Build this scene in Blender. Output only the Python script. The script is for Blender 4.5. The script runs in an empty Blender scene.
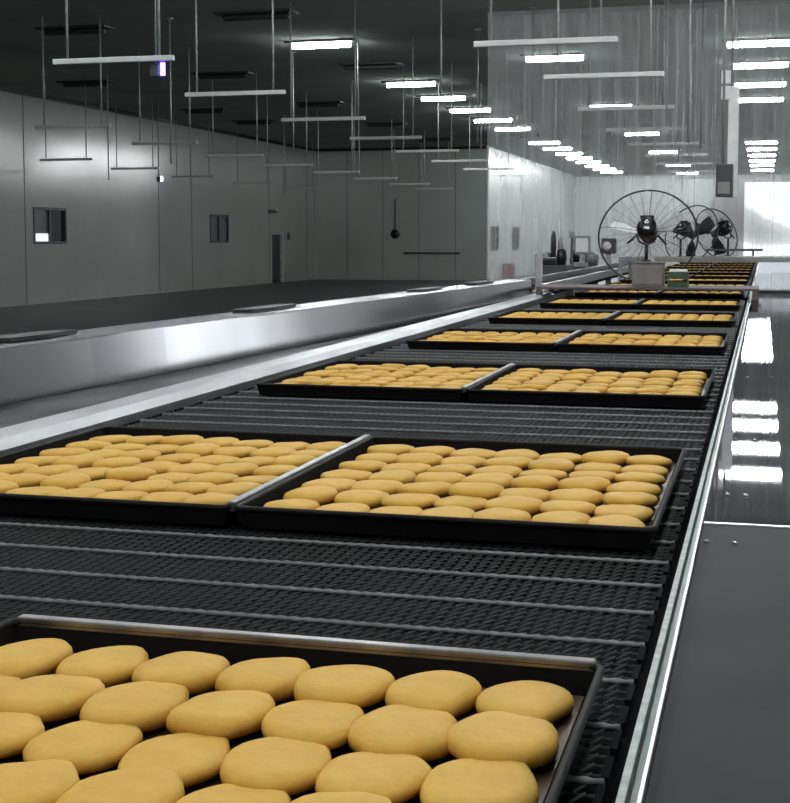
import bpy, bmesh, math, random
from mathutils import Vector, Matrix
random.seed(7)
S = bpy.context.scene
COL = S.collection
EYE = 1.65
BELT = 1.23           # top of the wire belt above the floor
CEIL = 5.30
PI = math.pi

# ------------------------------------------------------------------ materials
def nodes(name):
    m = bpy.data.materials.new(name); m.use_nodes = True
    nt = m.node_tree; b = nt.nodes['Principled BSDF']
    return m, nt, b
def setb(b, **k):
    for n, v in k.items(): b.inputs[n.replace('_', ' ')].default_value = v
def coord(nt, scale=(1, 1, 1), kind='Object'):
    tc = nt.nodes.new('ShaderNodeTexCoord'); mp = nt.nodes.new('ShaderNodeMapping')
    mp.inputs['Scale'].default_value = scale
    nt.links.new(tc.outputs[kind], mp.inputs['Vector']); return mp.outputs['Vector']
def noise(nt, vec, scale, detail=4, rough=.55):
    n = nt.nodes.new('ShaderNodeTexNoise'); n.inputs['Scale'].default_value = scale
    n.inputs['Detail'].default_value = detail; n.inputs['Roughness'].default_value = rough
    nt.links.new(vec, n.inputs['Vector']); return n.outputs['Fac']
def ramp(nt, fac, stops):
    r = nt.nodes.new('ShaderNodeValToRGB'); e = r.color_ramp.elements
    e[0].position, e[0].color = stops[0][0], (*stops[0][1], 1)
    e[1].position, e[1].color = stops[-1][0], (*stops[-1][1], 1)
    for p, c in stops[1:-1]:
        x = e.new(p); x.color = (*c, 1)
    nt.links.new(fac, r.inputs['Fac']); return r.outputs['Color']
def bump(nt, b, h, strength, dist=.01):
    n = nt.nodes.new('ShaderNodeBump'); n.inputs['Strength'].default_value = strength
    n.inputs['Distance'].default_value = dist
    nt.links.new(h, n.inputs['Height']); nt.links.new(n.outputs['Normal'], b.inputs['Normal'])
def plain(name, col, rough=.5, metal=0., var=.12, nscale=6, scale=(1, 1, 1), bmp=0., bd=.003, spec=.5):
    m, nt, b = nodes(name)
    setb(b, Roughness=rough, Metallic=metal); b.inputs['Specular IOR Level'].default_value = spec
    f = noise(nt, coord(nt, scale), nscale)
    lo = tuple(c * (1 - var) for c in col); hi = tuple(min(1, c * (1 + var)) for c in col)
    nt.links.new(ramp(nt, f, [(.3, lo), (.7, hi)]), b.inputs['Base Color'])
    if bmp: bump(nt, b, f, bmp, bd)
    return m
def emis(name, col, s):
    m, nt, b = nodes(name)
    setb(b, Base_Color=(*col, 1), Emission_Color=(*col, 1), Emission_Strength=s); return m

M = {}
M['wall'] = plain('grey green sandwich panel', (.345, .375, .345), .17, 0, .06, .5, spec=.7, bmp=.03, bd=.02)
M['wall_pale'] = plain('pale panel', (.72, .73, .75), .35, 0, .05, .5)
M['ceiling'] = plain('dark ceiling panel', (.30, .335, .31), .8, 0, .18, .35, spec=.0)
M['floor'] = plain('dark sealed floor', (.065, .072, .070), .42, 0, .25, .8)
M['seam'] = plain('pale corner trim', (.42, .45, .43), .4)
M['steel'] = plain('brushed stainless', (.50, .50, .51), .27, 1, .12, 7, (1, 1, 9), .06, .002)
M['steel_fascia'] = plain('brushed stainless panel', (.36, .36, .37), .15, 1, .2, 1.3, (1, 1, .4), .0, .01)
M['steel_rail'] = plain('worn stainless rail', (.50, .50, .52), .38, 1, .15, 14, (1, .3, 1), .1, .002)
M['steel_gutter'] = plain('dull stainless gutter', (.12, .12, .125), .36, 1, .85, 5, (1, .3, 1), .3, .006)
M['table'] = plain('polished stainless cover', (.58, .58, .60), .035, 1, .05, 9, (1, 1, 1), .0)
def beck(name, col, rough):
    m = bpy.data.materials.new(name); m.use_nodes = True; nt = m.node_tree; nt.nodes.clear()
    out = nt.nodes.new('ShaderNodeOutputMaterial'); g = nt.nodes.new('ShaderNodeBsdfAnisotropic'); g.distribution = 'BECKMANN'
    g.inputs['Roughness'].default_value = rough
    f = noise(nt, coord(nt), 5)
    nt.links.new(ramp(nt, f, [(.3, tuple(c * .9 for c in col)), (.7, col)]), g.inputs['Color'])
    nt.links.new(g.outputs[0], out.inputs[0]); return m
M['table'] = beck('polished stainless cover', (.50, .50, .52), .035)
M['table_dull'] = plain('dull grey cover plate', (.036, .040, .040), .6, .0, .15, 6, spec=.06)
M['wire'] = plain('woven steel wire', (.026, .026, .027), .6, 0, .2, 40, spec=.12)
M['rod'] = plain('steel cross rod', (.19, .193, .197), .55, .6, .2, 60)
M['bed'] = plain('dark conveyor bed', (.006, .006, .007), .9, spec=.1)
M['black'] = plain('black baked tray steel', (.008, .007, .007), .75, 0, .3, 12, spec=.08)
M['rim'] = plain('greasy dark tray rim', (.012, .010, .010), .6, 0, .3, 12, spec=.2)
M['divider'] = plain('scuffed steel edge strip', (.24, .23, .23), .35, .9, .25, 20)
M['pan'] = plain('greased tray bottom', (.11, .075, .045), .4, .3, .5, 15)
M['green'] = plain('dark green chain guide', (.015, .055, .040), .4)
M['white_rail'] = plain('pale plastic belt guide', (.42, .46, .44), .5, 0, .25, 20, (1, 3, 1))
M['bar'] = plain('dull aluminium bar', (.50, .52, .51), .45, 0, .1, 4)
M['rodh'] = plain('galvanised hanger rod', (.30, .32, .31), .45, .3, .2, 8, (1, 1, 2))
M['housing'] = plain('grey lamp housing', (.018, .02, .02), .5)
M['housing_lit'] = plain('white lamp housing', (.5, .5, .5), .5)
M['dark'] = plain('dark painted metal', (.012, .012, .014), .3, .3)
M['darkgrey'] = plain('dark grey metal', (.06, .065, .07), .45, .3)
M['midgrey'] = plain('mid grey painted metal', (.24, .25, .25), .45, .2)
M['white'] = plain('white painted metal', (.75, .75, .76), .4)
M['greybox'] = plain('grey brown box', (.23, .205, .20), .6, 0, .2, 8)
M['pinkplate'] = plain('stained bridge plate', (.11, .08, .078), .6, 0, .3, 6)
M['crate'] = plain('dark green crate', (.05, .085, .055), .6, 0, .3, 20)
M['red'] = plain('deep red paint', (.22, .012, .02), .45)
M['brown'] = plain('dark red brown tray', (.10, .035, .025), .5)
M['coloured'] = plain('black rubber', (.010, .010, .011), .45)
M['screw'] = plain('screw steel', (.5, .5, .5), .25, 1)
M['glass_dark'] = plain('dark window glass', (.02, .027, .03), .12)
M['glass_grey'] = plain('grey window glass', (.16, .18, .20), .15)
M['lampglow'] = emis('lit fluorescent tube', (.95, .99, 1.0), 95)
M['far_glow'] = emis('pale daylight in the far opening', (.93, .97, 1.0), 1.0)
M['added_glow'] = emis('daylight in the opening', (.93, .97, 1.0), 3.2)
M['winlow'] = emis('bright lower window pane', (.9, .95, 1.0), .9)
M['uv'] = emis('violet lamp tube', (.16, .10, 1.0), 10)
M['uvw'] = emis('bluish white lamp tube', (.72, .74, 1.0), 9)

def cake_mat():
    m, nt, b = nodes('golden baked cake')
    setb(b, Roughness=.6); b.inputs['Specular IOR Level'].default_value = .14
    tc = nt.nodes.new('ShaderNodeTexCoord'); sx = nt.nodes.new('ShaderNodeSeparateXYZ')
    nt.links.new(tc.outputs['Object'], sx.inputs['Vector'])
    inf = nt.nodes.new('ShaderNodeObjectInfo')
    vec = nt.nodes.new('ShaderNodeVectorMath'); vec.operation = 'MULTIPLY_ADD'
    sc = nt.nodes.new('ShaderNodeCombineXYZ')
    mul = nt.nodes.new('ShaderNodeMath'); mul.operation = 'MULTIPLY'; mul.inputs[1].default_value = 37
    nt.links.new(inf.outputs['Random'], mul.inputs[0])
    for i in range(3): nt.links.new(mul.outputs[0], sc.inputs[i])
    nt.links.new(tc.outputs['Object'], vec.inputs[0]); vec.inputs[1].default_value = (1, 1, 1)
    nt.links.new(sc.outputs[0], vec.inputs[2])
    f = noise(nt, vec.outputs[0], 34, 5, .6)
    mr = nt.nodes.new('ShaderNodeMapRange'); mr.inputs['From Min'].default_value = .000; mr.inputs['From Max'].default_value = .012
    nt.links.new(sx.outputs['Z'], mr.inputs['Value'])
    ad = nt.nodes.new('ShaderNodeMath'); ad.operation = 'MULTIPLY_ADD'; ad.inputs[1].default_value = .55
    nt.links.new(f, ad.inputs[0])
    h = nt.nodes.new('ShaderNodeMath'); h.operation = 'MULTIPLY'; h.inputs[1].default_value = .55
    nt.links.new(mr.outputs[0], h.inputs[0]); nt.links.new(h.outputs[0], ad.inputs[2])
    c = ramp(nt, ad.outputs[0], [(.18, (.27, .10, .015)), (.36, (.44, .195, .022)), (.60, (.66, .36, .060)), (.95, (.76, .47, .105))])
    nt.links.new(c, b.inputs['Base Color'])
    n2 = noise(nt, vec.outputs[0], 90, 3)
    bump(nt, b, n2, .25, .003)
    return m
M['cake'] = cake_mat()

def strip_mat():
    m = bpy.data.materials.new('cloudy clear plastic strip'); m.use_nodes = True
    nt = m.node_tree; nt.nodes.clear()
    out = nt.nodes.new('ShaderNodeOutputMaterial')
    tr = nt.nodes.new('ShaderNodeBsdfTransparent'); tr.inputs[0].default_value = (.97, .98, .98, 1)
    df = nt.nodes.new('ShaderNodeBsdfDiffuse'); df.inputs[0].default_value = (.92, .94, .94, 1)
    tl = nt.nodes.new('ShaderNodeBsdfTranslucent'); tl.inputs[0].default_value = (.92, .94, .94, 1)
    mx = nt.nodes.new('ShaderNodeMixShader'); mx.inputs[0].default_value = .55
    nt.links.new(df.outputs[0], mx.inputs[1]); nt.links.new(tl.outputs[0], mx.inputs[2])
    f = noise(nt, coord(nt, (4, 4, .3)), 1.2, 4, .6)
    mr = nt.nodes.new('ShaderNodeMapRange'); mr.inputs['From Min'].default_value = .3; mr.inputs['From Max'].default_value = .7
    mr.inputs['To Min'].default_value = .20; mr.inputs['To Max'].default_value = .34
    nt.links.new(f, mr.inputs['Value'])
    m2 = nt.nodes.new('ShaderNodeMixShader'); nt.links.new(mr.outputs[0], m2.inputs[0])
    nt.links.new(tr.outputs[0], m2.inputs[1]); nt.links.new(mx.outputs[0], m2.inputs[2])
    nt.links.new(m2.outputs[0], out.inputs[0]); return m
M['strip'] = strip_mat()

# ------------------------------------------------------------------ mesh builder
class MB:
    def __init__(s): s.v = []; s.f = []; s.mi = []; s.sm = []
    def add(s, vs, fs, mi=0, smooth=False):
        o = len(s.v); s.v += [tuple(v) for v in vs]
        s.f += [tuple(i + o for i in f) for f in fs]; s.mi += [mi] * len(fs); s.sm += [smooth] * len(fs)
        return s
    def box(s, x0, x1, y0, y1, z0, z1, mi=0, bev=0.):
        if bev:
            bm = bmesh.new(); bmesh.ops.create_cube(bm, size=1)
            for v in bm.verts:
                v.co = Vector(((x0 + x1) / 2 + v.co.x * (x1 - x0), (y0 + y1) / 2 + v.co.y * (y1 - y0), (z0 + z1) / 2 + v.co.z * (z1 - z0)))
            bmesh.ops.bevel(bm, geom=bm.edges[:], offset=bev, segments=2, affect='EDGES', profile=.5)
            bm.verts.index_update()
            s.add([v.co[:] for v in bm.verts], [[v.index for v in f.verts] for f in bm.faces], mi); bm.free(); return s
        vs = [(x0, y0, z0), (x1, y0, z0), (x1, y1, z0), (x0, y1, z0), (x0, y0, z1), (x1, y0, z1), (x1, y1, z1), (x0, y1, z1)]
        return s.add(vs, [(0, 3, 2, 1), (4, 5, 6, 7), (0, 1, 5, 4), (1, 2, 6, 5), (2, 3, 7, 6), (3, 0, 4, 7)], mi)
    def tube(s, pts, r, n=8, mi=0, cap=True, closed=False, smooth=True):
        pts = [Vector(p) for p in pts]; L = len(pts); vs = []; fs = []
        up = None
        for i, p in enumerate(pts):
            a = pts[(i - 1) % L] if (closed or i > 0) else p
            b = pts[(i + 1) % L] if (closed or i < L - 1) else p
            t = (b - a).normalized()
            if up is None:
                up = Vector((0, 0, 1)) if abs(t.z) < .9 else Vector((1, 0, 0))
            x = t.cross(up)
            if x.length < 1e-4: x = t.cross(Vector((0, 1, .3)))
            x.normalize(); y = x.cross(t).normalized()
            rr = r[i] if isinstance(r, (list, tuple)) else r
            for k in range(n):
                an = 2 * PI * k / n
                vs.append(p + x * (math.cos(an) * rr) + y * (math.sin(an) * rr))
        seg = L if closed else L - 1
        for i in range(seg):
            for k in range(n):
                a = i * n + k; b = i * n + (k + 1) % n; j = ((i + 1) % L) * n
                fs.append((a, b, j + (k + 1) % n, j + k))
        s.add(vs, fs, mi, smooth)
        if cap and not closed:
            o = len(s.v) - len(vs)
            s.f += [tuple(o + k for k in range(n))[::-1], tuple(o + (L - 1) * n + k for k in range(n))]
            s.mi += [mi] * 2; s.sm += [False] * 2
        return s
    def lathe(s, prof, n=24, c=(0, 0, 0), axis='Z', mi=0, sx=1., sy=1.):
        vs = []; fs = []
        for (r, h) in prof:
            for k in range(n):
                a = 2 * PI * k / n; x = r * math.cos(a) * sx; y = r * math.sin(a) * sy
                p = (x, y, h) if axis == 'Z' else ((x, h, y) if axis == 'Y' else (h, x, y))
                vs.append((p[0] + c[0], p[1] + c[1], p[2] + c[2]))
        for i in range(len(prof) - 1):
            for k in range(n):
                fs.append((i * n + k, i * n + (k + 1) % n, (i + 1) * n + (k + 1) % n, (i + 1) * n + k))
        s.add(vs, fs, mi, True)
        o = len(s.v) - len(vs)
        s.f += [tuple(o + k for k in range(n))[::-1], tuple(o + (len(prof) - 1) * n + k for k in range(n))]
        s.mi += [mi] * 2; s.sm += [True] * 2
        return s
    def mesh(s, name, mats):
        me = bpy.data.meshes.new(name); me.from_pydata(s.v, [], s.f)
        if not isinstance(mats, (list, tuple)): mats = [mats]
        for m in mats: me.materials.append(M[m] if isinstance(m, str) else m)
        me.polygons.foreach_set('material_index', s.mi); me.polygons.foreach_set('use_smooth', s.sm)
        me.update(); return me
    def build(s, name, mats, parent=None, loc=(0, 0, 0), fix=True):
        me = s.mesh(name, mats)
        if fix and len(s.f) < 60000:
            bm = bmesh.new(); bm.from_mesh(me); bmesh.ops.recalc_face_normals(bm, faces=bm.faces[:]); bm.to_mesh(me); bm.free()
        o = bpy.data.objects.new(name, me); COL.objects.link(o); o.location = loc
        if parent: o.parent = parent
        return o
def empty(name, loc=(0, 0, 0), rz=0):
    o = bpy.data.objects.new(name, None); COL.objects.link(o); o.location = loc; o.rotation_euler[2] = rz
    o.empty_display_size = .1; return o
def tag(o, label=None, cat=None, group=None, kind=None):
    if label: o['label'] = label
    if cat: o['category'] = cat
    if group: o['group'] = group
    if kind: o['kind'] = kind
    return o
def structure(mb, name, mat, label=None):
    o = mb.build(name, mat); o['kind'] = 'structure'
    if label: o['label'] = label
    return o
def copy_tree(o, parent=None, kids={}):
    c = o.copy(); COL.objects.link(c)
    if parent: c.parent = parent
    for ch in kids.get(o.name, []): copy_tree(ch, c, kids)
    return c
def kidmap():
    d = {}
    for o in bpy.data.objects:
        if o.parent: d.setdefault(o.parent.name, []).append(o)
    return d
ORD = ['first', 'second', 'third', 'fourth', 'fifth', 'sixth', 'seventh', 'eighth', 'ninth', 'tenth', 'eleventh', 'twelfth',
       'thirteenth', 'fourteenth', 'fifteenth', 'sixteenth', 'seventeenth', 'eighteenth', 'nineteenth', 'twentieth',
       'twenty-first', 'twenty-second', 'twenty-third', 'twenty-fourth']

# ------------------------------------------------------------------ room
XL, XR, YB, YN, YF, XP = -17.8, 6.0, 54.0, -4.0, 80.0, -10.6
structure(MB().box(XL - .2, XR + .2, YN - .2, YF + .2, -.2, 0), 'floor', 'floor')
structure(MB().box(XL - .2, XR + .2, YN - .2, YF + .2, CEIL, CEIL + .2), 'ceiling', 'ceiling')

def wall_x(name, x, y0, y1, holes, mat, th=.12, side=-1):
    """wall in the plane x (room on +X side when side=-1), holes = (y0,y1,z0,z1)"""
    mb = MB(); ys = sorted({y0, y1, *[h[0] for h in holes], *[h[1] for h in holes]})
    xa, xb = (x - th, x) if side < 0 else (x, x + th)
    for a, b in zip(ys, ys[1:]):
        hs = [h for h in holes if h[0] <= a and h[1] >= b]
        if not hs: mb.box(xa, xb, a, b, 0, CEIL); continue
        h = hs[0]
        if h[2] > 0: mb.box(xa, xb, a, b, 0, h[2])
        mb.box(xa, xb, a, b, h[3], CEIL)
    return structure(mb, name, mat)
w1 = (31.4, 33.1, 1.52, 2.46); w2 = (42.9, 44.55, 1.52, 2.47); dr = (48.75, 50.1, 0, 1.88)
wall_x('wall_left', XL, YN, YB, [w1, w2, dr], 'wall')
wr = [(-1, 3, .9, 3.6), (16.8, 20.9, 0, 4.3), (42, 45, .9, 3.0)]
wall_x('wall_right', XR, YN, YF, wr, 'wall_pale', side=1)
structure(MB().box(XL - .12, XP, YB, YB + .12, 0, CEIL), 'wall_back', 'wall')
f1 = (54.6, 56.4, 1.18, 2.18); f2 = (59.5, 61.3, 1.18, 2.18)
wall_x('wall_inner', XP, YB + .12, YF, [f1, f2], 'wall_pale')
# far wall, glowing opening added at right to brighten the steamy background
fo = (-1.2, 1.9, .3, 4.9)
mb = MB().box(XP - .12, fo[0], YF, YF + .12, 0, CEIL).box(fo[0], fo[1], YF, YF + .12, 0, fo[2]).box(fo[0], fo[1], YF, YF + .12, fo[3], CEIL).box(fo[1], XR, YF, YF + .12, 0, CEIL)
structure(mb, 'wall_far', 'wall_pale')
structure(MB().box(XL - .12, XR + .12, YN - .12, YN, 0, CEIL), 'wall_near', 'wall')
structure(MB().box(XL, XL + .07, YB - .07, YB, 0, CEIL), 'trim_1', 'seam')
structure(MB().box(XP - .05, XP + .04, YB - .03, YB, 0, CEIL), 'trim_2', 'seam')
structure(MB().box(XP, XP + .05, YF - .05, YF, 0, CEIL), 'trim_3', 'white')
# dark joint between ceiling and walls
structure(MB().box(XL, XL + .06, YN, YB - .07, CEIL - .10, CEIL), 'trim_4', 'dark')
structure(MB().box(XL + .07, XP - .05, YB - .06, YB, CEIL - .10, CEIL), 'trim_5', 'dark')
structure(MB().box(XP + .05, XR, YF - .06, YF, CEIL - .07, CEIL), 'trim_6', 'midgrey')
def panel_seams(name, x, ys, z0=0.02, z1=CEIL - .12):
    mb = MB()
    for y in ys: mb.box(x, x + .006, y - .012, y + .012, z0, z1)
    structure(mb, name, 'darkgrey')
panel_seams('trim_7', XL, [y for y in [-2, 3, 8, 13, 18, 23, 28.5, 31, 38.9, 41.4, 48.6, 53]])
mb = MB()
for x in (-16.4, -14.9, -13.4, -11.9): mb.box(x - .01, x + .01, YB - .005, YB, .02, CEIL - .12)
structure(mb, 'trim_8', 'darkgrey')

def window_x(name, x, h, lower, gm='glass_dark'):
    y0, y1, z0, z1 = h; mb = MB(); t = .07; ym = (y0 + y1) / 2
    o = MB().box(x - .09, x + .02, y0, y0 + t, z0, z1).box(x - .09, x + .02, y1 - t, y1, z0, z1) \
        .box(x - .09, x + .02, y0 + t, y1 - t, z0, z0 + t).box(x - .09, x + .02, y0 + t, y1 - t, z1 - t, z1) \
        .box(x - .08, x + .01, ym - .04, ym + .04, z0 + t, z1 - t).build(name, 'darkgrey')
    o['kind'] = 'structure'
    MB().box(x - .06, x - .05, y0 + t, ym - .04, z0 + t, z1 - t).build('window_pane', gm if not lower else 'glass_grey', o)
    MB().box(x - .06, x - .05, ym + .04, y1 - t, z0 + t, z1 - t).build('window_pane', gm if lower else 'glass_grey', o)
    if lower:
        MB().box(x - .045, x - .04, y0 + t, ym - .04, z0 + t, z0 + .27).build('lower_pane', 'winlow', o)
    return o
window_x('window_1', XL, w1, True)
window_x('window_2', XL, w2, False, 'glass_grey')
window_x('window_3', XP, f1, False, 'glass_grey')
window_x('window_4', XP, f2, False, 'glass_grey')
# unseen glowing openings, added for light and for the side panel's reflection
def bright_x(name, x, h):
    y0, y1, z0, z1 = h
    o = MB().box(x - .02, x + .06, y0, y0 + .06, z0, z1).box(x - .02, x + .06, y1 - .06, y1, z0, z1).box(x - .02, x + .06, y0, y1, z1 - .06, z1) \
        .box(x - .02, x + .06, (y0 + y1) / 2 - .03, (y0 + y1) / 2 + .03, z0, z1).build(name, 'white'); o['kind'] = 'structure'
    MB().box(x + .07, x + .08, y0, y1, z0, z1).build('window_pane', 'added_glow', o)
bright_x('added_window_5', XR, wr[0]); bright_x('door_2', XR, wr[1]); bright_x('added_window_6', XR, wr[2])
o = MB().box(fo[0], fo[0] + .1, YF - .02, YF + .05, fo[2], fo[3]).box(fo[1] - .1, fo[1], YF - .02, YF + .05, fo[2], fo[3]) \
    .box(fo[0] + .1, fo[1] - .1, YF - .02, YF + .05, fo[3] - .1, fo[3]).build('glow_opening', 'white'); o['kind'] = 'structure'
MB().box(fo[0], fo[1], YF + .07, YF + .08, fo[2], fo[3]).build('window_pane', 'far_glow', o)  # added glowing sheet, stands in for the white haze behind the fans
# door in the left wall
o = MB().box(XL - .11, XL + .03, dr[0], dr[0] + .07, 0, dr[3]).box(XL - .11, XL + .03, dr[1] - .13, dr[1], 0, dr[3]) \
    .box(XL - .11, XL + .03, dr[0] + .07, dr[1] - .13, dr[3] - .06, dr[3]).build('door_1', 'seam'); o['kind'] = 'structure'
MB().box(XL - .10, XL - .06, dr[0] + .07, dr[1] - .13, 0, dr[3] - .06).build('door_leaf', 'glass_dark', o)
MB().tube([(XL - .03, dr[1] - .2, .95), (XL - .03, dr[1] - .2, 1.1)], .015).build('door_handle', 'bar', o)
# small lamp above the door, switch beside it, vent on the back wall
t = tag(empty('door_sign', (XL, 48.98, 2.68)), 'small dark box sign on the wall above the narrow dark door', 'sign')
MB().box(0, .08, -.42, .42, -.06, .06).build('case', 'darkgrey', t)
MB().box(.08, .10, .1, .3, .0, .13, bev=.01).build('lamp', 'seam', t)
tag(MB().box(0, .06, -.09, .09, -.14, .14, bev=.01).build('switch_box', 'darkgrey', loc=(XL, 50.7, 1.75)), 'small dark switch box right of the narrow door', 'switch')
t = tag(empty('wall_vent', (-14.38, YB, 1.85)), 'small round black vent on the grey back wall', 'vent')
MB().lathe([(.17, -.05), (.19, -.03), (.19, 0)], 20, axis='Y').build('cover', 'dark', t)
MB().tube([(0, -.02, .19), (0, -.02, 1.4)], .02).build('cable_pipe', 'darkgrey', t)
tag(MB().tube([(-2.1, 0, 0), (.2, 0, 0)], .035).build('wall_pipe', 'darkgrey', loc=(-11.9, YB - .06, 1.09)), 'thin horizontal pipe low on the grey back wall', 'pipe')
t = tag(empty('fire_cabinet', (XP, 57.8, 0)), 'dark red fire cabinet on the floor against the pale wall', 'cabinet')
MB().box(.002, .35, -.45, .45, 0, .62, bev=.02).build('body', 'red', t)
MB().box(.35, .37, -.38, .38, .06, .56, bev=.008).build('door', 'red', t)

# ------------------------------------------------------------------ ceiling lights
def make_light(lit):
    t = empty('ceiling_light'); Z = CEIL
    MB().box(-.66, .66, -.20, .20, -.035, 0, bev=.008).build('housing', 'housing', t)  # housing made wide and dark to hide the tube's glow on the ceiling
    mb = MB().box(-.57, .57, -.05, .05, -.125, -.035, bev=.03)
    mb.build('lamp_cover', 'lampglow' if lit else 'housing', t)
    return t
LIT, UNLIT = make_light(True), make_light(False)
KM = kidmap(); usedL = {True: False, False: False}
def place_light(x, y, lit, label, group):
    src = LIT if lit else UNLIT
    o = src if not usedL[lit] else copy_tree(src, None, KM)
    usedL[lit] = True
    o.location = (x, y, CEIL); tag(o, label, 'ceiling light', group)
rowL = [24.7 + 3.37 * k for k in range(16)]
n = 0
for k, y in enumerate(rowL):
    lit = k not in (1, 7)
    if lit:
        n += 1; place_light(-8.0, y, True, f'glowing tube light, {ORD[n-1]} from the front in the long lit ceiling row', 'lit tubes in the long ceiling row')
    else:
        place_light(-8.0, y, False, f'dark unlit tube light, {"nearer" if k==1 else "farther"} gap in the long lit ceiling row', 'unlit ceiling tubes')
for i, y in enumerate([27.7, 38.1, 48.1, 58.4, 68.8, 77]):
    place_light(-4.1, y, True, f'glowing tube light, {ORD[i]} from the front in the sparse middle ceiling row', 'lit tubes in the middle ceiling row')
for i, y in enumerate([26.6, 29.9, 33.6, 37.2, 53.6, 57.5, 61.7, 66.0, 70.0, 75.0]):
    place_light(-.16, y, True, f'glowing tube light, {ORD[i]} from the front in the ceiling row at far right', 'lit tubes in the right ceiling row')
for i, y in enumerate([22.0, 28.8, 35.6, 42.4, 49.2]):
    place_light(-11.6, y, False, f'dark unlit ceiling tube, {ORD[i]} from the front left of the lit row', 'unlit ceiling tubes')
for i, y in enumerate([22.5, 29.5, 36.6, 40.5]):
    place_light(-15.3, y, False, f'dark unlit ceiling tube near the left wall, {ORD[i]} from the front', 'unlit ceiling tubes')
place_light(-8.0, 21.3, False, 'dark unlit ceiling tube just before the long lit row begins', 'unlit ceiling tubes')
for i, (x, y) in enumerate([(-.16, y) for y in (-1.8, 1.5, 4.8, 8.1, 11.4, 14.7)] + [(-4.1, y) for y in (-1.8, 1.5, 4.8, 8.1, 11.4, 14.7)] + [(-8.0, 5), (-8.0, 12)]):   # unseen lamps added to brighten the near belt, continuing the same rows
    place_light(x, y, True, f'added unseen ceiling tube, {["row above the belt", "row left of the belt", "farthest left row"][i // 6]}, {ORD[i % 6]} from the near wall', 'unseen tubes added over the near conveyor')

# ------------------------------------------------------------------ hanging bars
def make_hbar():
    t = empty('hanging_bar'); top = CEIL - 3.5
    MB().box(-.68, .68, -.03, .03, -.028, .028, bev=.008).build('bar', 'bar', t)
    for x in (-.52, .52):
        MB().tube([(x, 0, .026), (x, 0, top)], .013, 6).build('hanger_rod', 'rodh', t)
    return t
HB = make_hbar(); KM = kidmap(); first = True
rowsB = {'right': [(-2.03, 13.1), (-1.8, 15.94), (-1.93, 19.94), (-1.97, 23.8), (-1.95, 27.6), (-1.9, 31.3), (-1.95, 35), (-1.95, 39), (-1.95, 43)],
         'middle': [(-6.56, 13.26), (-6.56, 16.68), (-6.63, 20.55), (-6.76, 24.68), (-6.9, 28.53), (-7.04, 32.38), (-7.1, 36.3), (-7.1, 40.2)],
         'left': [(-11.06, 20.85), (-11.23, 24.86), (-11.4, 28.96), (-11.6, 33.0), (-11.5, 36.8), (-11.55, 41.0), (-11.6, 45.4), (-11.8, 50.0)],
         'wall side': [(-15.78, 29.4), (-16.04, 33.6), (-16.4, 38.27), (-16.4, 43.21), (-16.4, 48)]}
for r, xy in rowsB.items():
    for i, (x, y) in enumerate(xy):
        o = HB if first else copy_tree(HB, None, KM); first = False
        o.location = (x, y, 3.5)
        tag(o, f'pale bar hanging on two rods, {ORD[i]} from the front in the {r} row', 'hanging bar', 'bars hanging from the ceiling')
# spare suspension rods dropping from the ceiling between the bars
ri = 0
rods = []
for (x, zt, y) in [(-9.6, 2.9, 21.5), (-9.0, 3.3, 26), (-13.5, 2.9, 27), (-14.2, 3.0, 33), (-9.3, 3.2, 31), (-4.4, 3.6, 19), (-4.9, 3.3, 24), (-4.4, 3.4, 30),
                   (-13.8, 3.0, 39), (-3.6, 3.5, 22), (-1.3, 3.2, 19.0), (-.95, 3.0, 21.5), (-1.6, 3.3, 23), (-1.4, 3.2, 27), (-.9, 2.8, 17), (-1.75, 2.7, 31)]:
    rods.append((x, zt, y))
rods.sort(key=lambda a: a[0] / a[2])
for i, (x, zt, y) in enumerate(rods):
    o = MB().tube([(0, 0, 0), (0, 0, CEIL - zt)], .013, 6).box(-.05, .05, -.05, .05, CEIL - zt - .012, CEIL - zt + .001).build('hanging_rod', 'rodh', loc=(x, y, zt))
    tag(o, f'thin free hanging metal rod from the ceiling, {ORD[i]} from the left', 'rod', 'free ends of ceiling rods')

# insect lamps
def insect_lamp(loc, mat, label, glow):
    t = tag(empty('insect_lamp', loc), label, 'lamp')
    MB().box(-.10, -.0, -.05, .05, -.07, .06, bev=.01).build('case', 'darkgrey', t)
    MB().tube([(.04, -.03, -.06), (.04, -.03, .07)], .026, 10).build('lamp_tube', mat, t)
    MB().tube([(-.05, 0, .06), (-.05, 0, CEIL - loc[2])], .008, 6).build('hanger_rod', 'rodh', t)
insect_lamp((-6.06, 13.33, 3.39), 'uv', 'violet glowing insect lamp hanging by the end of the nearest upper bar', 5)
insect_lamp((-15.35, 33.7, 3.22), 'uvw', 'small dark lamp box with a bluish white glow near the left wall', 5)

# ------------------------------------------------------------------ main conveyor
XB0, XB1 = -1.40, -.112
YC0, YC1 = .30, 30.0
cv = tag(empty('conveyor', (-.75, 0, 0)), 'long wire mesh belt conveyor carrying the black baking trays', 'conveyor')
def cb(mb, name, mat, **k): return mb.build(name, mat, cv, loc=(.75, 0, 0), **k)
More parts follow.
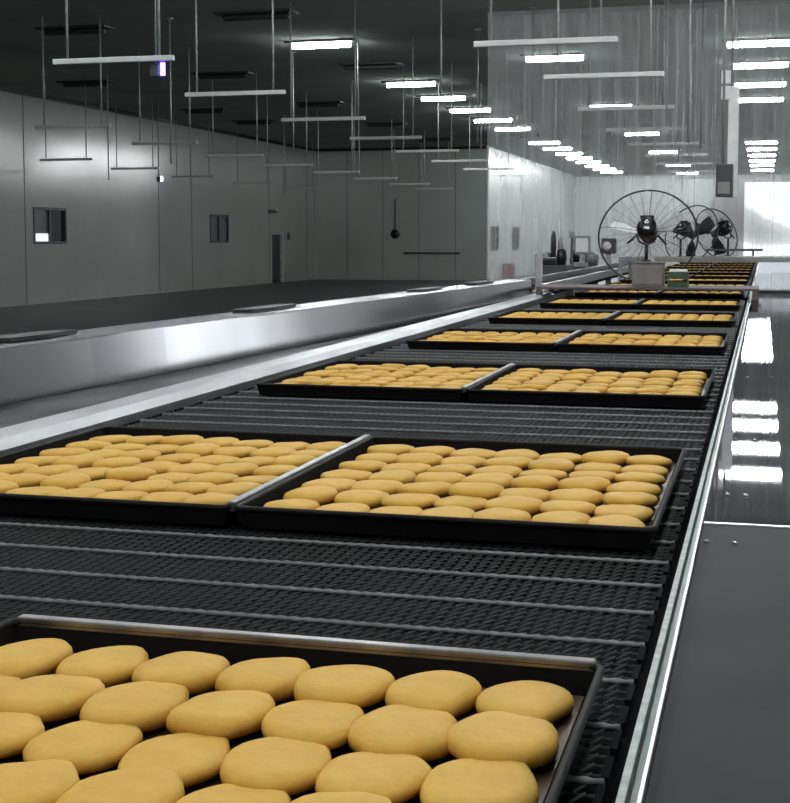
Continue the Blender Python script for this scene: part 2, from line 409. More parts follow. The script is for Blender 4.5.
# belt: woven spirals between cross rods
mb = MB()
def wire(a, b, r, mi):
    a = Vector(a); b = Vector(b); d = (b - a); u = Vector((0, 0, 1)); s_ = d.cross(u).normalized() * r
    top = u * r
    mb.add([a - s_, a + top, a + s_, b - s_, b + top, b + s_], [(0, 1, 4, 3), (1, 2, 5, 4)], mi, True)
P = .126; NM = 6; y = YC0; idx = 0
while y < 10.2:
    if True:
        if y < 5:
            q = 160; mb.tube([(XB0 + (XB1 - XB0) * i / q, y, BELT - .004) for i in range(q + 1)], [.0029 if i % 2 else .0044 for i in range(q + 1)], 5, 1, cap=False)
        else: mb.tube([(XB0, y, BELT - .004), (XB1, y, BELT - .004)], .0038, 6, 1, cap=False)
    for j in range(NM):
        ya = y + j * P / NM; yb = ya + P / NM
        if j: wire((XB0, ya, BELT - .0075), (XB1, ya, BELT - .0075), .0016, 0)
        nx = int((XB1 - XB0) / .0145)
        for k in range(nx):
            x = XB0 + .004 + k * .0145
            if ya < 5.5 or j % 2 == 0:
                yb2 = yb if ya < 5.5 else yb + P / NM
                wire((x, ya, BELT - .006), (x + .010, yb2, BELT - .006), .0016 if ya < 5.5 else .002, 0)
    y += P
while y < YC1 - .05:
    mb.tube([(XB0, y, BELT - .004), (XB1, y, BELT - .004)], .0042, 4, 1, cap=False)
    wire((XB0, y + .03, BELT - .006), (XB1, y + .03, BELT - .006), .004, 0)
    wire((XB0, y + .06, BELT - .006), (XB1, y + .06, BELT - .006), .004, 0)
    wire((XB0, y + .09, BELT - .006), (XB1, y + .09, BELT - .006), .004, 0)
    y += P
cb(mb, 'wire_belt', ['wire', 'rod'], fix=False)
# chain links at both belt edges
for x in (XB1, XB0):
    mb = MB(); y = YC0
    while y < 14:
        mb.box(x - .003, x + .003, y + .004, y + .050, BELT - .014, BELT - .001); y += .063
    cb(mb, 'edge_chain', 'bed', fix=False)
cb(MB().box(XB0 - .02, XB1 + .005, YC0, YC1, BELT - .05, BELT - .035), 'bed_plate', 'bed')
cb(MB().box(-.0980, -.0910, YC0, YC1, BELT - .06, BELT + .005, bev=.001), 'belt_guide', 'white_rail')
cb(MB().box(-.0905, -.0825, YC0, YC1, BELT - .06, BELT - .008), 'chain_channel', 'green')
cb(MB().box(-.104, -.084, YC0, YC1, .72, BELT - .06), 'side_skirt', 'steel')
cb(MB().box(XB0 - .02, XB0, YC0, YC1, .72, BELT - .015), 'side_skirt', 'steel')
# left guard rail: raised flat strip with inner lip
mb = MB()
pr = [(-1.535, BELT + .012), (-1.525, BELT + .022), (-1.43, BELT + .026), (-1.405, BELT + .010), (-1.405, BELT - .03), (-1.412, BELT - .03), (-1.418, BELT + .006), (-1.435, BELT + .018), (-1.525, BELT + .014), (-1.527, BELT + .004)]
ys = [YC0, 10.2]
vs = [(x - (0.0 if y < 1 else .06), y, z) for y in ys for x, z in pr]; k = len(pr)
vs = [(x - .013 * max(0, y - 2.6) * .9, y, z) for y in ys for x, z in pr]
mb.add(vs, [(i, (i + 1) % k, k + (i + 1) % k, k + i) for i in range(k)])
mb.f += [tuple(range(k))[::-1], tuple(range(k, 2 * k))]; mb.mi += [0, 0]; mb.sm += [False] * 2
cb(mb, 'guard_rail', 'steel_rail')
for y in (1.5, 6.5, 11.5, 16.5, 21.5, 26.5):
    for x in (XB0 - .02, -.135):
        cb(MB().box(x, x + .05, y, y + .05, 0, .72), 'leg', 'steel')
    cb(MB().box(XB0 + .03, -.135, y + .01, y + .04, .3, .34), 'cross_brace', 'steel')

# right cover table
t = tag(empty('cover_table', (.45, 8, 0)), 'polished stainless cover running along the right side of the mesh belt', 'cover')
def tb(mb, name, mat): return mb.build(name, mat, t, loc=(-.45, -8, 0))
tb(MB().box(-.077, .95, 2.065, 26, BELT - .01, BELT + .002), 'top', 'table')
tb(MB().box(-.077, .95, .30, 2.055, BELT - .01, BELT + .002), 'near_plate', 'table_dull')['label'] = 'dull dark grey plate'
tb(MB().box(-.077, .95, 2.054, 2.066, BELT + .002, BELT + .0035), 'joint_strip', 'steel_rail')
tb(MB().box(-.081, -.078, .30, 26, BELT - .06, BELT + .012), 'edge_lip', 'steel_rail')
tb(MB().box(-.076, -.062, .30, 26, .75, BELT - .01), 'side_panel', 'steel')
tb(MB().box(.93, .95, .30, 26, .75, BELT - .01), 'side_panel', 'steel')
for (x, y) in [(-.068, 1.93), (-.030, 1.93), (.055, 1.93), (-.05, 2.30), (-.02, 2.30), (-.05, 2.95), (-.01, 2.95), (.07, 2.95), (-.04, 4.3), (.03, 4.3)]:
    tb(MB().lathe([(.0035, .002), (.0045, .002), (.004, .0045), (.002, .0055)], 12, (x, y, BELT)), 'screw', 'screw')
for y in (1, 7, 13, 19, 25):
    for x in (-.06, .88): tb(MB().box(x, x + .05, y, y + .05, 0, .75), 'leg', 'steel')

# left gutter and tall stainless side panel, angled slightly towards the belt
def fx(y): return -1.99 + (y - 3.74) * (.35 / 6.26)        # x of the panel face along its run
t = tag(empty('side_channel', (-2.0, 5, 0)), 'tall stainless side channel with dented face left of the mesh belt', 'channel')
def sb(mb, name, mat): return mb.build(name, mat, t, loc=(2.0, -5, 0))
ya, yb = .5, 10.0; TOPZ = 1.352
def sheet(mb, pa, pb):     # profile at ya and yb as closed loops
    k = len(pa); mb.add(pa + pb, [(i, (i + 1) % k, k + (i + 1) % k, k + i) for i in range(k)])
    mb.f += [tuple(len(mb.v) - 2 * k + i for i in range(k))[::-1], tuple(len(mb.v) - k + i for i in range(k))]; mb.mi += [0, 0]; mb.sm += [False] * 2
mb = MB(); N = 20
prev = None
for i in range(N + 1):      # gently dented face
    y = ya + (yb - ya) * i / N
    d = .0012 * math.sin(i * 1.7) + .0008 * math.sin(i * 3.1 + 1)
    ring = [(fx(y) + d + .021, y, 1.20), (fx(y) + d + .010, y, 1.28), (fx(y) + d, y, TOPZ), (fx(y) - .008, y, TOPZ - .004), (fx(y) - .012, y, 1.20)]
    if prev is not None:
        k = 5; mb.add(prev + ring, [(j, (j + 1) % k, k + (j + 1) % k, k + j) for j in range(k)], 0, False)
    prev = ring
sb(mb, 'face_panel', 'steel_fascia')
mb = MB(); sheet(mb, [(fx(ya), ya, TOPZ), (fx(ya) - .17, ya, TOPZ + .003), (fx(ya) - .17, ya, TOPZ - .03), (fx(ya), ya, TOPZ - .006)],
                 [(fx(yb), yb, TOPZ), (fx(yb) - .17, yb, TOPZ + .003), (fx(yb) - .17, yb, TOPZ - .03), (fx(yb), yb, TOPZ - .006)])
sb(mb, 'top_flange', 'steel')
mb = MB(); sheet(mb, [(fx(ya), ya, 1.198), (-1.53, ya, 1.198), (-1.53, ya, 1.19), (fx(ya), ya, 1.19)],
                 [(fx(yb), yb, 1.198), (-1.63, yb, 1.198), (-1.63, yb, 1.19), (fx(yb), yb, 1.19)])
sb(mb, 'gutter', 'steel_gutter')
mb = MB(); sheet(mb, [(fx(ya) - .165, ya, TOPZ - .03), (fx(ya) - .17, ya, TOPZ - .03), (fx(ya) - .17, ya, .6), (fx(ya) - .165, ya, .6)],
                 [(fx(yb) - .165, yb, TOPZ - .03), (fx(yb) - .17, yb, TOPZ - .03), (fx(yb) - .17, yb, .6), (fx(yb) - .165, yb, .6)])
sb(mb, 'back_panel', 'steel')
for y in (1, 4, 7, 9.8): sb(MB().box(fx(y) - .15, fx(y) - .1, y, y + .05, 0, 1.19), 'leg', 'steel')
# flat dark strips on the flange
for i, (y, l, lb) in enumerate([(3.70, .42, 'long flat black strip on the ledge at far left'), (5.45, .55, 'flat black strip on the ledge, second from the left'),
                                (7.75, .55, 'flat black strip on the ledge beyond the second one'), (9.0, .6, 'farthest flat black strip on the ledge')]):
    mb = MB(); x = fx(y) - .115
    pts = [(-.045, -l / 2), (.03, -l / 2 + .03), (.05, 0), (.035, l / 2), (-.03, l / 2 - .04), (-.05, 0)]
    k = 6; sheet(mb, [(a, b, .012) for a, b in pts], [(a, b, 0) for a, b in pts])
    tag(mb.build('dark_strip', 'coloured', loc=(x, y, TOPZ + .004)), lb, 'rubber strip', 'black strips on the ledge')
# ------------------------------------------------------------------ trays
TH = .029; TD = .735
def make_tray(w, divider):
    t = empty('baking_tray'); d = TD
    mb = MB(); th = .003; fl = .008
    def ring(i, z): return [(-w / 2 + i, i, z), (w / 2 - i, i, z), (w / 2 - i, d - i, z), (-w / 2 + i, d - i, z)]
    rs = [ring(fl, 0), ring(0, TH), ring(th, TH), ring(fl + th, .004)]
    vs = [p for r in rs for p in r]; fs = [(3, 2, 1, 0), (12, 13, 14, 15)]
    for q in range(3):
        for i in range(4): fs.append((q * 4 + i, q * 4 + (i + 1) % 4, q * 4 + 4 + (i + 1) % 4, q * 4 + 4 + i))
    mb.add(vs, fs); mb.build('pan', 'black', t)
    MB().box(-w / 2 + .014, w / 2 - .014, .014, d - .014, .0045, .0055).build('baking_surface', 'pan', t)
    z = TH; c = .012; pts = []
    for (x, y, a0) in [(w / 2 - c, d - c, 0), (-w / 2 + c, d - c, 90), (-w / 2 + c, c, 180), (w / 2 - c, c, 270)]:
        for q in range(4):
            a = math.radians(a0 + q * 30); pts.append((x + c * math.cos(a), y + c * math.sin(a), z))
    MB().tube(pts, .0042, 6, closed=True).build('rim', 'rim', t)
    if divider:
        MB().box(w / 2 - .004, w / 2 + .009, .010, d - .002, TH - .008, TH + .007, bev=.002).build('edge_strip', 'divider', t)['label'] = 'scuffed bright steel edge strip'
    return t
WL, WR = .565, .60
TL, TR = make_tray(WL, True), make_tray(WR, False)
KM = kidmap(); XLc, XRc = -1.313 + WL / 2, -.135 - WR / 2
PY = [1.855 + 1.62 * k for k in range(14)]
z0 = BELT + .001
pairs = []
tb_names = ['nearest full', 'second', 'third', 'fourth', 'fifth', 'sixth', 'seventh', 'eighth', 'ninth', 'tenth', 'eleventh', 'twelfth', 'thirteenth', 'fourteenth']
for k, y in enumerate(PY):
    a = TL if k == 0 else copy_tree(TL, None, KM); b = TR if k == 0 else copy_tree(TR, None, KM)
    a.location = (XLc, y, z0); b.location = (XRc, y, z0)
    full = 'full of golden cakes' if k < 6 else 'far along the belt'
    row = 'nearest full row' if k == 0 else f'{tb_names[k]} row from the front'
    tag(a, f'black baking tray {full}, left side of the {row}', 'baking tray', 'left baking trays on the belt')
    tag(b, f'black baking tray {full}, right side of the {row}', 'baking tray', 'right baking trays on the belt')
b0 = copy_tree(TR, None, KM); b0.location = (XRc, 1.24 - TD, z0)
MB().box(-WR / 2 + .006, WR / 2 - .006, TD - .004, TD + .009, TH - .010, TH + .006, bev=.002).build('edge_strip', 'divider', b0)['label'] = 'scuffed grey steel strip on the rear rim'
tag(b0, 'black baking tray cut off by the bottom edge of the view', 'baking tray', 'right baking trays on the belt')

# ------------------------------------------------------------------ cakes
def cake_mb(rx, ry, h, n, seed, rings=6):
    rn = random.Random(seed); mb = MB(); vs = []; fs = []
    ph = [rn.uniform(0, 6.28) for _ in range(4)]; am = [rn.uniform(.0, .045) for _ in range(4)]
    prof = [(.90, .0), (.98, .15), (1.0, .38), (.985, .58), (.92, .78), (.72, .93), (.36, 1.0)] if rings > 4 else [(.9, 0), (1.0, .35), (.80, .85), (.35, 1.0)]
    for (r, z) in prof:
        for k in range(n):
            a = 2 * PI * k / n
            q = 1 + sum(am[i] * math.sin((i + 2) * a + ph[i]) for i in range(4))
            zz = z * h * (1 + .06 * math.sin(2 * a + ph[1]) * r)
            vs.append((rx * r * q * math.cos(a), ry * r * q * math.sin(a), zz))
    vs.append((0, 0, h * 1.01)); L = len(prof)
    for i in range(L - 1):
        for k in range(n): fs.append((i * n + k, i * n + (k + 1) % n, (i + 1) * n + (k + 1) % n, (i + 1) * n + k))
    for k in range(n): fs.append(((L - 1) * n + k, (L - 1) * n + (k + 1) % n, L * n))
    fs.append(tuple(range(n))[::-1])
    mb.add(vs, fs, 0, True); return mb
NC, NR = 7, 7
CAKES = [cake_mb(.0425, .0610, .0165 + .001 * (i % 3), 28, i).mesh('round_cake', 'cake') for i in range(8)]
LOW = [cake_mb(.0425, .0635, .017, 10, 50 + i, 4) for i in range(5)]
fr = 'front'
def spots(xc, w, y0):
    px = (w - .036) / NC; py = (TD - .066) / NR
    for r in range(NR):
        for c in range(NC):
            yield r, c, xc - w / 2 + .018 + (c + .5) * px + (random.uniform(-.0025, .0025) if 0 < c < NC - 1 else 0), y0 + .033 + (r + .5) * py + (random.uniform(-.004, .004) if 0 < r < NR - 1 else 0)
count = 0
low = MB()
colw = ['leftmost', 'second', 'third', 'middle', 'fifth', 'sixth', 'rightmost']
roww = ['front', 'second', 'third', 'fourth', 'fifth', 'sixth', 'rear']
def cake(x, y, label, group, fx_=1.):
    global count
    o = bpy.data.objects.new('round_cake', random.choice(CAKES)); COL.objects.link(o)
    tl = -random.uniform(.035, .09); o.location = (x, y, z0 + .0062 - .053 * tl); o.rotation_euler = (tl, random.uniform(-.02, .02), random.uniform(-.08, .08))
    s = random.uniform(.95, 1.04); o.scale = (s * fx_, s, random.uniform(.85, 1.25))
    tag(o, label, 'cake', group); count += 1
for r, c, x, y in spots(XRc, WR, 1.24 - TD):
    if r >= 3:
        cake(x, y, f'golden cake, {colw[c]} column, {roww[r]} row of the tray cut by the bottom edge', 'golden cakes in the cut off tray')
for k, y0 in enumerate(PY):
    for side, xc, w in (('left', XLc, WL), ('right', XRc, WR)):
        for r, c, x, y in spots(xc, w, y0):
            ok = k < 2 or (k == 2 and (r < 5 or (r == 5 and c < 3)))
            tn = ['nearest', 'second', 'third'][k] if k < 3 else ''
            if ok:
                cake(x, y, f'golden cake, {colw[c]} column, {roww[r]} row, in the {tn} {side} tray', f'golden cakes in the {tn} {side} tray', (w - .036) / .564)
            elif k < 7 or True:
                L = random.choice(LOW); s = random.uniform(.96, 1.03)
                o = len(low.v); low.v += [(x + a * s * (w - .036) / .564, y + b * s, z0 + .0068 + .053 * .06 + cz - .06 * b) for a, b, cz in L.v]
                low.f += [tuple(i + o for i in f) for f in L.f]; low.mi += L.mi; low.sm += L.sm
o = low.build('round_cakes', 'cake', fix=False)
tag(o, 'many small golden cakes filling the farther trays along the belt', 'cakes', kind='stuff')

# ------------------------------------------------------------------ bridge, fans
def bridge(y0, y1, z0_, z1_, x0, x1, mat, name, label, foot=lambda x: 0):
    t = tag(empty(name, ((x0 + x1) / 2, y0, 0)), label, 'bridge'); cx = (x0 + x1) / 2
    MB().box(x0, x1, y0, y1, z0_, z1_, bev=.004).build('deck', mat, t, loc=(-cx, -y0, 0))
    for x in (x0, x1 - .04):
        for y in (y0, y1 - .04): MB().box(x, x + .04, y, y + .04, foot(x), z0_).build('leg', mat, t, loc=(-cx, -y0, 0))
    return t
def fan(loc, rz, R, label, blade='white', stem=.25, nsp=26, tilt=-.35, bw=1.):
    t = tag(empty('pedestal_fan', loc, rz), label, 'fan', 'round industrial fans')
    H = stem
    def head(mb, name, mat, parent=None, fix=True):
        o = mb.build(name, mat, t, loc=(0, 0, H), fix=fix); o.rotation_euler[0] = tilt; return o
    def circ(r, y, n=56): return [(r * math.cos(2 * PI * i / n), y, r * math.sin(2 * PI * i / n)) for i in range(n)]
    head(MB().tube(circ(R, 0), .007, 8, closed=True), 'guard_rim', 'dark')
    mb = MB()
    for q in range(nsp):
        a = 2 * PI * q / nsp + .06; c, s = math.cos(a), math.sin(a)
        mb.tube([(c * .07, -.075, s * .07), (c * R * .55, -.07, s * R * .55), (c * R * .85, -.045, s * R * .85), (c * R, 0, s * R)], .0013 if q % 6 else .0026, 4, cap=False)
        mb.tube([(c * .05, .085, s * .05), (c * R * .6, .075, s * R * .6), (c * R, 0, s * R)], .0009, 4, cap=False)
    mb.tube(circ(R * .66, -.066), .0009, 4, closed=True).tube(circ(R * .33, -.074), .0009, 4, closed=True)
    head(mb, 'wire_guard', 'darkgrey')
    m = head(MB().lathe([(.02, -.235), (.05, -.23), (.068, -.21), (.074, -.17), (.074, -.10), (.066, -.075), (.03, -.06), (.02, .0)], 24, (0, 0, 0), 'Y'), 'motor', 'dark')
    MB().box(-.05, .05, -.20, -.10, .066, .088, bev=.01).build('junction_box', 'dark', m)
    MB().lathe([(.012, -.243), (.02, -.24), (.02, -.232)], 14, (0, 0, .02), 'Y').build('cap_screw', 'screw', m)
    MB().box(-.022, .022, -.238, -.231, -.035, -.012, bev=.002).build('name_plate', 'screw', m)
    head(MB().lathe([(.045, .0), (.05, .02), (.04, .05), (.01, .06)], 20, (0, 0, 0), 'Y'), 'hub', 'darkgrey')
    for q in range(3):
        a0 = 2 * PI * q / 3 + .5; vs = []; fs = []
        rr = [.045, R * .35, R * .6, R * .82]; ww = [.20, .26, .22, .14]; K = 6
        for sd in (0, .002):
            for i, r_ in enumerate(rr):
                for j in range(K):
                    u = j / (K - 1) - .5; a = a0 + u * 2 * ww[i] * .8 * bw + i * .06
                    vs.append((r_ * math.cos(a), .035 + u * -.04 + sd, r_ * math.sin(a)))
        n_ = len(rr) * K
        for off in (0, n_):
            for i in range(len(rr) - 1):
                for j in range(K - 1): fs.append((off + i * K + j, off + i * K + j + 1, off + (i + 1) * K + j + 1, off + (i + 1) * K + j))
        head(MB().add(vs, fs, 0, True), 'blade', blade, fix=False)
    # yoke and stem, reaching the raised motor
    yy = -.155 * math.cos(tilt); zz = H - .155 * math.sin(tilt) * .9
    sy = -.20
    MB().tube([(-.14, yy, zz - .10), (-.10, yy, zz - .07), (-.074, yy, zz - .04), (-.05, sy, zz - .09), (0, sy, zz - .11), (.05, sy, zz - .09), (.074, yy, zz - .04), (.10, yy, zz - .07), (.14, yy, zz - .11)], .008, 8).build('yoke', 'dark', t)
    MB().tube([(0, sy, zz - .11), (0, sy, .0)], .013, 10).build('stem', 'dark', t)
    MB().lathe([(.035, 0), (.035, .008), (.018, .014)], 20, (0, sy, 0)).build('base', 'darkgrey', t)
    return t
# stained plate across the belt carrying the first fan and its box
bridge(9.72, 10.34, 1.296, 1.312, -1.555, -.03, 'pinkplate', 'bridge_plate', 'stained brownish plate bridging the belt below the large fan', lambda x: BELT + (.0035 if x > -1 else .026))
t = tag(empty('grey_box', (-.785, 9.92, 1.3125)), 'grey brown box on the bridge plate carrying the large fan', 'box')
MB().box(-.108, .108, -.09, .09, 0, .165, bev=.008).build('body', 'greybox', t)
MB().box(-.095, .095, -.096, -.0905, .02, .145, bev=.002).build('front_panel', 'greybox', t)
MB().box(-.113, .113, -.095, .095, .165, .178, bev=.004).build('lid', 'greybox', t)
fan((-.815, 10.19, 1.4915), .03, .355, 'largest round black wire fan, its dark motor facing the camera', stem=.18)
t = tag(empty('crate', (-.575, 9.86, 1.3125)), 'small dark green crate with pale top right of the fan box', 'crate')
mb = MB().box(-.07, .07, -.07, .07, 0, .006)
for x in (-.07, .064): mb.box(x, x + .006, -.07, .07, .006, .11)
for y in (-.07, .064):
    mb.box(-.064, .064, y, y + .006, .006, .04).box(-.064, .064, y, y + .006, .06, .11)
mb.build('body', 'crate', t)
MB().box(-.062, .062, -.062, .062, .08, .125, bev=.01).build('contents', 'white', t)['label'] = 'pale block in the crate top'
# far stainless beam carrying two more fans
bridge(15.4, 16.6, 1.40, 1.455, -1.55, 1.3, 'midgrey', 'cross_beam', 'wide stainless beam across the belt below the two farther fans')
fan((-.79, 15.85, 1.4555), -.55, .34, 'second fan, half hidden behind the largest one', 'dark', stem=.25, bw=2.2, nsp=40)
fan((-.53, 16.30, 1.4555), .75, .30, 'farthest fan at right, turned sideways, dark bladed', 'dark', stem=.26, bw=2.4, nsp=40)
tag(MB().box(-.30, .30, -.02, .02, -.012, .012, bev=.003).tube([(-.2, 0, -.012), (-.2, 0, -.065)], .01).tube([(.2, 0, -.012), (.2, 0, -.065)], .01).build('grab_bar', 'darkgrey', loc=(-.31, 15.44, 1.532)), 'short dark bar standing on the beam right of the far fans', 'bar')

# hanging white duct with grey control box
t = tag(empty('hanging_duct', (-.312, 14, 0)), 'white vertical duct hanging from the ceiling at far right', 'duct')
MB().box(-.05, .05, -.05, .05, 2.05, 3.13, bev=.008).build('pipe', 'white', t)
MB().tube([(-.02, 0, 3.13), (-.02, 0, CEIL)], .012, 8).build('hanger_rod', 'rodh', t)
for z in (3.0, 3.15):
    MB().box(-.12, -.03, -.09, -.052, z, z + .13, bev=.008).build('white_box', 'white', t)
t = tag(empty('control_box', (-.375, 13.6, 2.05)), 'dark grey control box hanging beside the white duct', 'control box')
MB().box(-.08, .08, -.06, .06, 0, .31, bev=.01).build('body', 'darkgrey', t)
MB().box(-.06, .05, -.066, -.0605, .03, .14, bev=.002).build('door', 'midgrey', t)
MB().tube([(-.02, 0, .25), (-.02, 0, CEIL - 2.05)], .012, 8).build('hanger_rod', 'rodh', t)

# ------------------------------------------------------------------ plastic strip curtain
CY, CX0, CX1 = 22.3, -4.385, 2.6
t = tag(empty('strip_curtain', (CX0, CY, 0)), 'tall cloudy clear plastic strip curtain hanging across the conveyor', 'curtain')
x = CX0; i = 0
while x < CX1:
    w = .32; yy = .012 * (i % 2); n = 5; vs = []
    zb = 1.33 if -2.6 < x < 1.1 else .55
    for q in range(n):
        u = q / (n - 1); vs += [(x + w * u - CX0, yy + .008 * math.sin(PI * u), zb + .01 * (i % 3)), (x + w * u - CX0, yy + .008 * math.sin(PI * u), CEIL - .01)]
    MB().add(vs, [(q * 2, q * 2 + 2, q * 2 + 3, q * 2 + 1) for q in range(n - 1)], 0, True).build('strip', 'strip', t, fix=False)
    x += .30; i += 1
MB().box(0, CX1 - CX0, -.04, -.004, CEIL - .07, CEIL).build('track', 'midgrey', t)

# steam drifting up from the belt beyond the far fans
m = bpy.data.materials.new('drifting steam'); m.use_nodes = True; nt = m.node_tree; nt.nodes.clear()
out = nt.nodes.new('ShaderNodeOutputMaterial'); vsn = nt.nodes.new('ShaderNodeVolumeScatter')
vsn.inputs['Color'].default_value = (1, 1, 1, 1); vsn.inputs['Density'].default_value = 1.5; vsn.inputs['Anisotropy'].default_value = .45
nt.links.new(vsn.outputs[0], out.inputs['Volume']); M['steam'] = m
bm = bmesh.new()
for (x, y, z, a, b_, c, ry) in [(0, 0, 0, .50, .35, .22, .5), (-.18, .05, .22, .22, .22, .30, .3), (.25, .1, -.10, .45, .3, .16, .25)]:
    r_ = bmesh.ops.create_icosphere(bm, subdivisions=4, radius=1)
    mt = Matrix.Translation((x, y, z)) @ Matrix.Rotation(ry, 4, 'Y') @ Matrix.Diagonal((a, b_, c, 1))
    bmesh.ops.transform(bm, matrix=mt, verts=r_['verts'])
me = bpy.data.meshes.new('steam'); bm.to_mesh(me); bm.free(); me.materials.append(m)
o = bpy.data.objects.new('steam', me); COL.objects.link(o); o.location = (-.28, 18.2, 1.86)
rm = o.modifiers.new('Remesh', 'REMESH'); rm.mode = 'VOXEL'; rm.voxel_size = .03
tag(o, 'white steam drifting over the belt behind the far fans', 'steam', kind='stuff')

# ------------------------------------------------------------------ machinery left of the belt
# post at the end of the side channel
t = tag(empty('end_post', (-1.62, 10.25, 0)), 'upright stainless post at the far end of the side channel', 'post')
MB().box(-.025, .025, -.025, .025, 0, 1.54, bev=.004).build('upright', 'steel_rail', t)
MB().box(-.05, .045, -.045, .045, 1.18, 1.27, bev=.006).build('clamp', 'steel_rail', t)
MB().tube([(-.0, .0, 1.50), (.02, .30, 1.50), (.02, .7, 1.50)], .008, 6).build('side_bar', 'darkgrey', t)
# branch conveyor
t = tag(empty('branch_conveyor', (-3.2, 14.2, 0)), 'dark branch conveyor with pale rails left of the main belt', 'conveyor')
def bb(mb, name, mat): return mb.build(name, mat, t, loc=(3.2, -14.2, 0))
def strip(pts, w, z, h, mat, name):
    mb = MB(); a = []; 
    for i, (x, y) in enumerate(pts):
        p = Vector(pts[max(0, i - 1)]); q = Vector(pts[min(len(pts) - 1, i + 1)]); d = (q - p).normalized(); nn = Vector((-d.y, d.x)) * w / 2
        a.append([(x + nn.x, y + nn.y, z), (x - nn.x, y - nn.y, z), (x - nn.x, y - nn.y, z - h), (x + nn.x, y + nn.y, z - h)])
    for u, v in zip(a, a[1:]): mb.add(u + v, [(0, 1, 5, 4), (1, 2, 6, 5), (2, 3, 7, 6), (3, 0, 4, 7)])
    mb.add(a[0], [(0, 1, 2, 3)]); mb.add(a[-1], [(3, 2, 1, 0)])
    bb(mb, name, mat)
curve = [(-1.76, 10.6), (-1.76, 12), (-1.77, 13.4), (-1.78, 14.8), (-1.79, 17.0), (-1.80, 20.0), (-1.8, 24)]
strip([(x + .10, y) for x, y in curve], .05, 1.30, .07, 'steel_rail', 'guard_rail')
strip([(x - .10, y) for x, y in curve], .28, 1.24, .06, 'bed', 'belt')
strip([(x - .28, y) for x, y in curve], .05, 1.30, .07, 'steel_rail', 'guard_rail')
for x, y in [(-1.9, 12), (-1.9, 14.6), (-1.92, 17.8), (-1.92, 23)]: bb(MB().box(x - .03, x + .03, y - .03, y + .03, 0, 1.20), 'leg', 'steel')
# machines
t = tag(empty('filling_machine', (-2.43, 15.6, 0)), 'low dark machine with two upright cylinders beside the branch conveyor', 'machine')
MB().box(-.02, .30, -.2, .3, 0, 1.36, bev=.01).build('body', 'darkgrey', t)
MB().box(-.01, .16, -.19, .2, 1.36, 1.42, bev=.008).build('dark_tray', 'dark', t)
MB().box(-.01, .10, -.15, .15, 1.42, 1.50, bev=.02).build('hopper_base', 'midgrey', t)
MB().lathe([(.03, 1.42), (.03, 1.66), (.025, 1.70), (.012, 1.74)], 16, (.13, 0, 0)).build('cylinder', 'darkgrey', t)
MB().lathe([(.04, 1.36), (.035, 1.48), (.025, 1.62), (.01, 1.70)], 16, (.21, .0, 0)).build('cylinder', 'midgrey', t)
MB().lathe([(.05, 1.36), (.06, 1.44), (.05, 1.52), (.02, 1.54)], 16, (.24, -.12, 0)).build('valve', 'dark', t)
t = tag(empty('gauge_post', (-2.225, 16.6, 0)), 'thin dark post between the low machine and the screen', 'post')
MB().tube([(0, 0, 0), (0, 0, 1.74)], .014, 8).build('pole', 'darkgrey', t)
MB().box(-.03, .03, -.02, .02, 1.66, 1.74, bev=.004).build('head', 'midgrey', t)
t = tag(empty('screen_console', (-2.19, 17.3, 0)), 'grey screen console on a post behind the branch conveyor', 'console')
MB().box(-.10, .10, -.04, .04, 1.46, 1.69, bev=.012).build('screen_frame', 'midgrey', t)
MB().box(-.075, .075, -.046, -.0405, 1.49, 1.66).build('screen', 'white', t)
MB().box(-.03, .03, -.03, .03, 0, 1.46).build('pole', 'steel', t)
MB().box(-.10, .07, -.1, .04, 1.30, 1.36, bev=.01).build('keyboard_shelf', 'midgrey', t)
t = tag(empty('motor_unit', (-2.15, 20.0, 0)), 'dark square motor unit seen through the left of the large fan', 'motor')
MB().box(-.10, .10, -.1, .1, 1.44, 1.66, bev=.015).build('housing', 'darkgrey', t)
MB().lathe([(.06, -.125), (.065, -.10)], 16, (-.02, 0, 1.55), 'Y').build('cover', 'white', t)
MB().box(-.035, .035, -.035, .035, 0, 1.44).build('pole', 'steel', t)
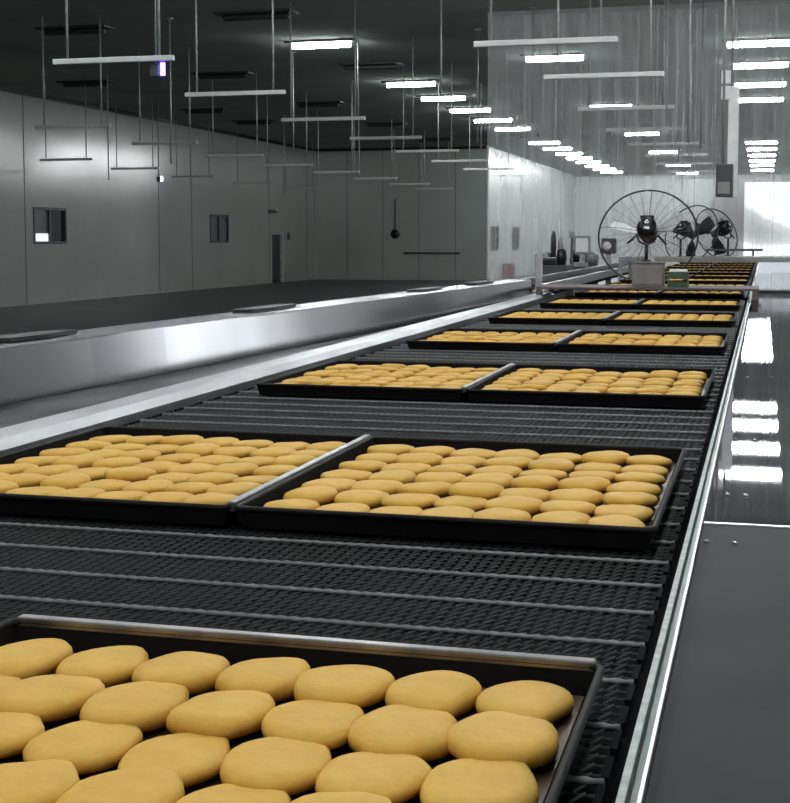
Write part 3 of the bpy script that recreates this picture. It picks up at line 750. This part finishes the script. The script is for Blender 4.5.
t = tag(empty('gear_drive', (-2.35, 18.6, 0)), 'cluster of dark gear housings low behind the branch conveyor', 'machine')
MB().box(-.16, .20, -.12, .12, 0, 1.40, bev=.01).build('body', 'darkgrey', t)
MB().lathe([(.09, -.16), (.10, -.12), (.10, .1)], 18, (-.05, 0, 1.42), 'Y').build('gear_housing', 'dark', t)
MB().lathe([(.07, -.16), (.08, -.12), (.08, .1)], 18, (.13, 0, 1.40), 'Y').build('gear_housing', 'midgrey', t)
MB().tube([(-.14, -.1, 1.42), (-.14, -.1, 1.58), (.0, -.1, 1.60)], .012, 8).build('pipe', 'steel', t)

# ------------------------------------------------------------------ camera and world
R = Matrix(((.96607, -.24960, 0), (0, 0, 0), (0, 0, 0)))
cx, cy, vx, vy = 395., 349., 764., 239.
f = 1380.16
Yd = Vector((vx - cx, f, -(vy - cy))).normalized()
Xd = Vector((cx + 4800., -f, (239 - cy))).normalized()   # opposite of the transverse vanishing direction
Xd = -Vector((-4800 - cx, f, -(239 - cy))).normalized()
Zd = Xd.cross(Yd)
right = Vector((Xd.x, Yd.x, Zd.x)); fwd = Vector((Xd.y, Yd.y, Zd.y)); up = Vector((Xd.z, Yd.z, Zd.z))
cam = bpy.data.cameras.new('camera'); co = bpy.data.objects.new('camera', cam); COL.objects.link(co)
mat = Matrix.Identity(4)
for r in range(3):
    mat[r][0] = right[r]; mat[r][1] = up[r]; mat[r][2] = -fwd[r]
mat.translation = (0, 0, EYE)
co.matrix_world = mat
cam.sensor_fit = 'VERTICAL'; cam.sensor_height = 24; cam.sensor_width = 24; cam.lens = f / 803 * 24
cam.shift_y = -(401.5 - cy) / 803; cam.clip_start = .05; cam.clip_end = 300
S.camera = co
w = bpy.data.worlds.new('world'); S.world = w; w.use_nodes = True
w.node_tree.nodes['Background'].inputs[0].default_value = (.8, .9, 1, 1)
w.node_tree.nodes['Background'].inputs[1].default_value = .3
S.view_settings.view_transform = 'Standard'; S.view_settings.look = 'None'
S.view_settings.exposure = 0; S.view_settings.gamma = 1; S.view_settings.use_curve_mapping = False
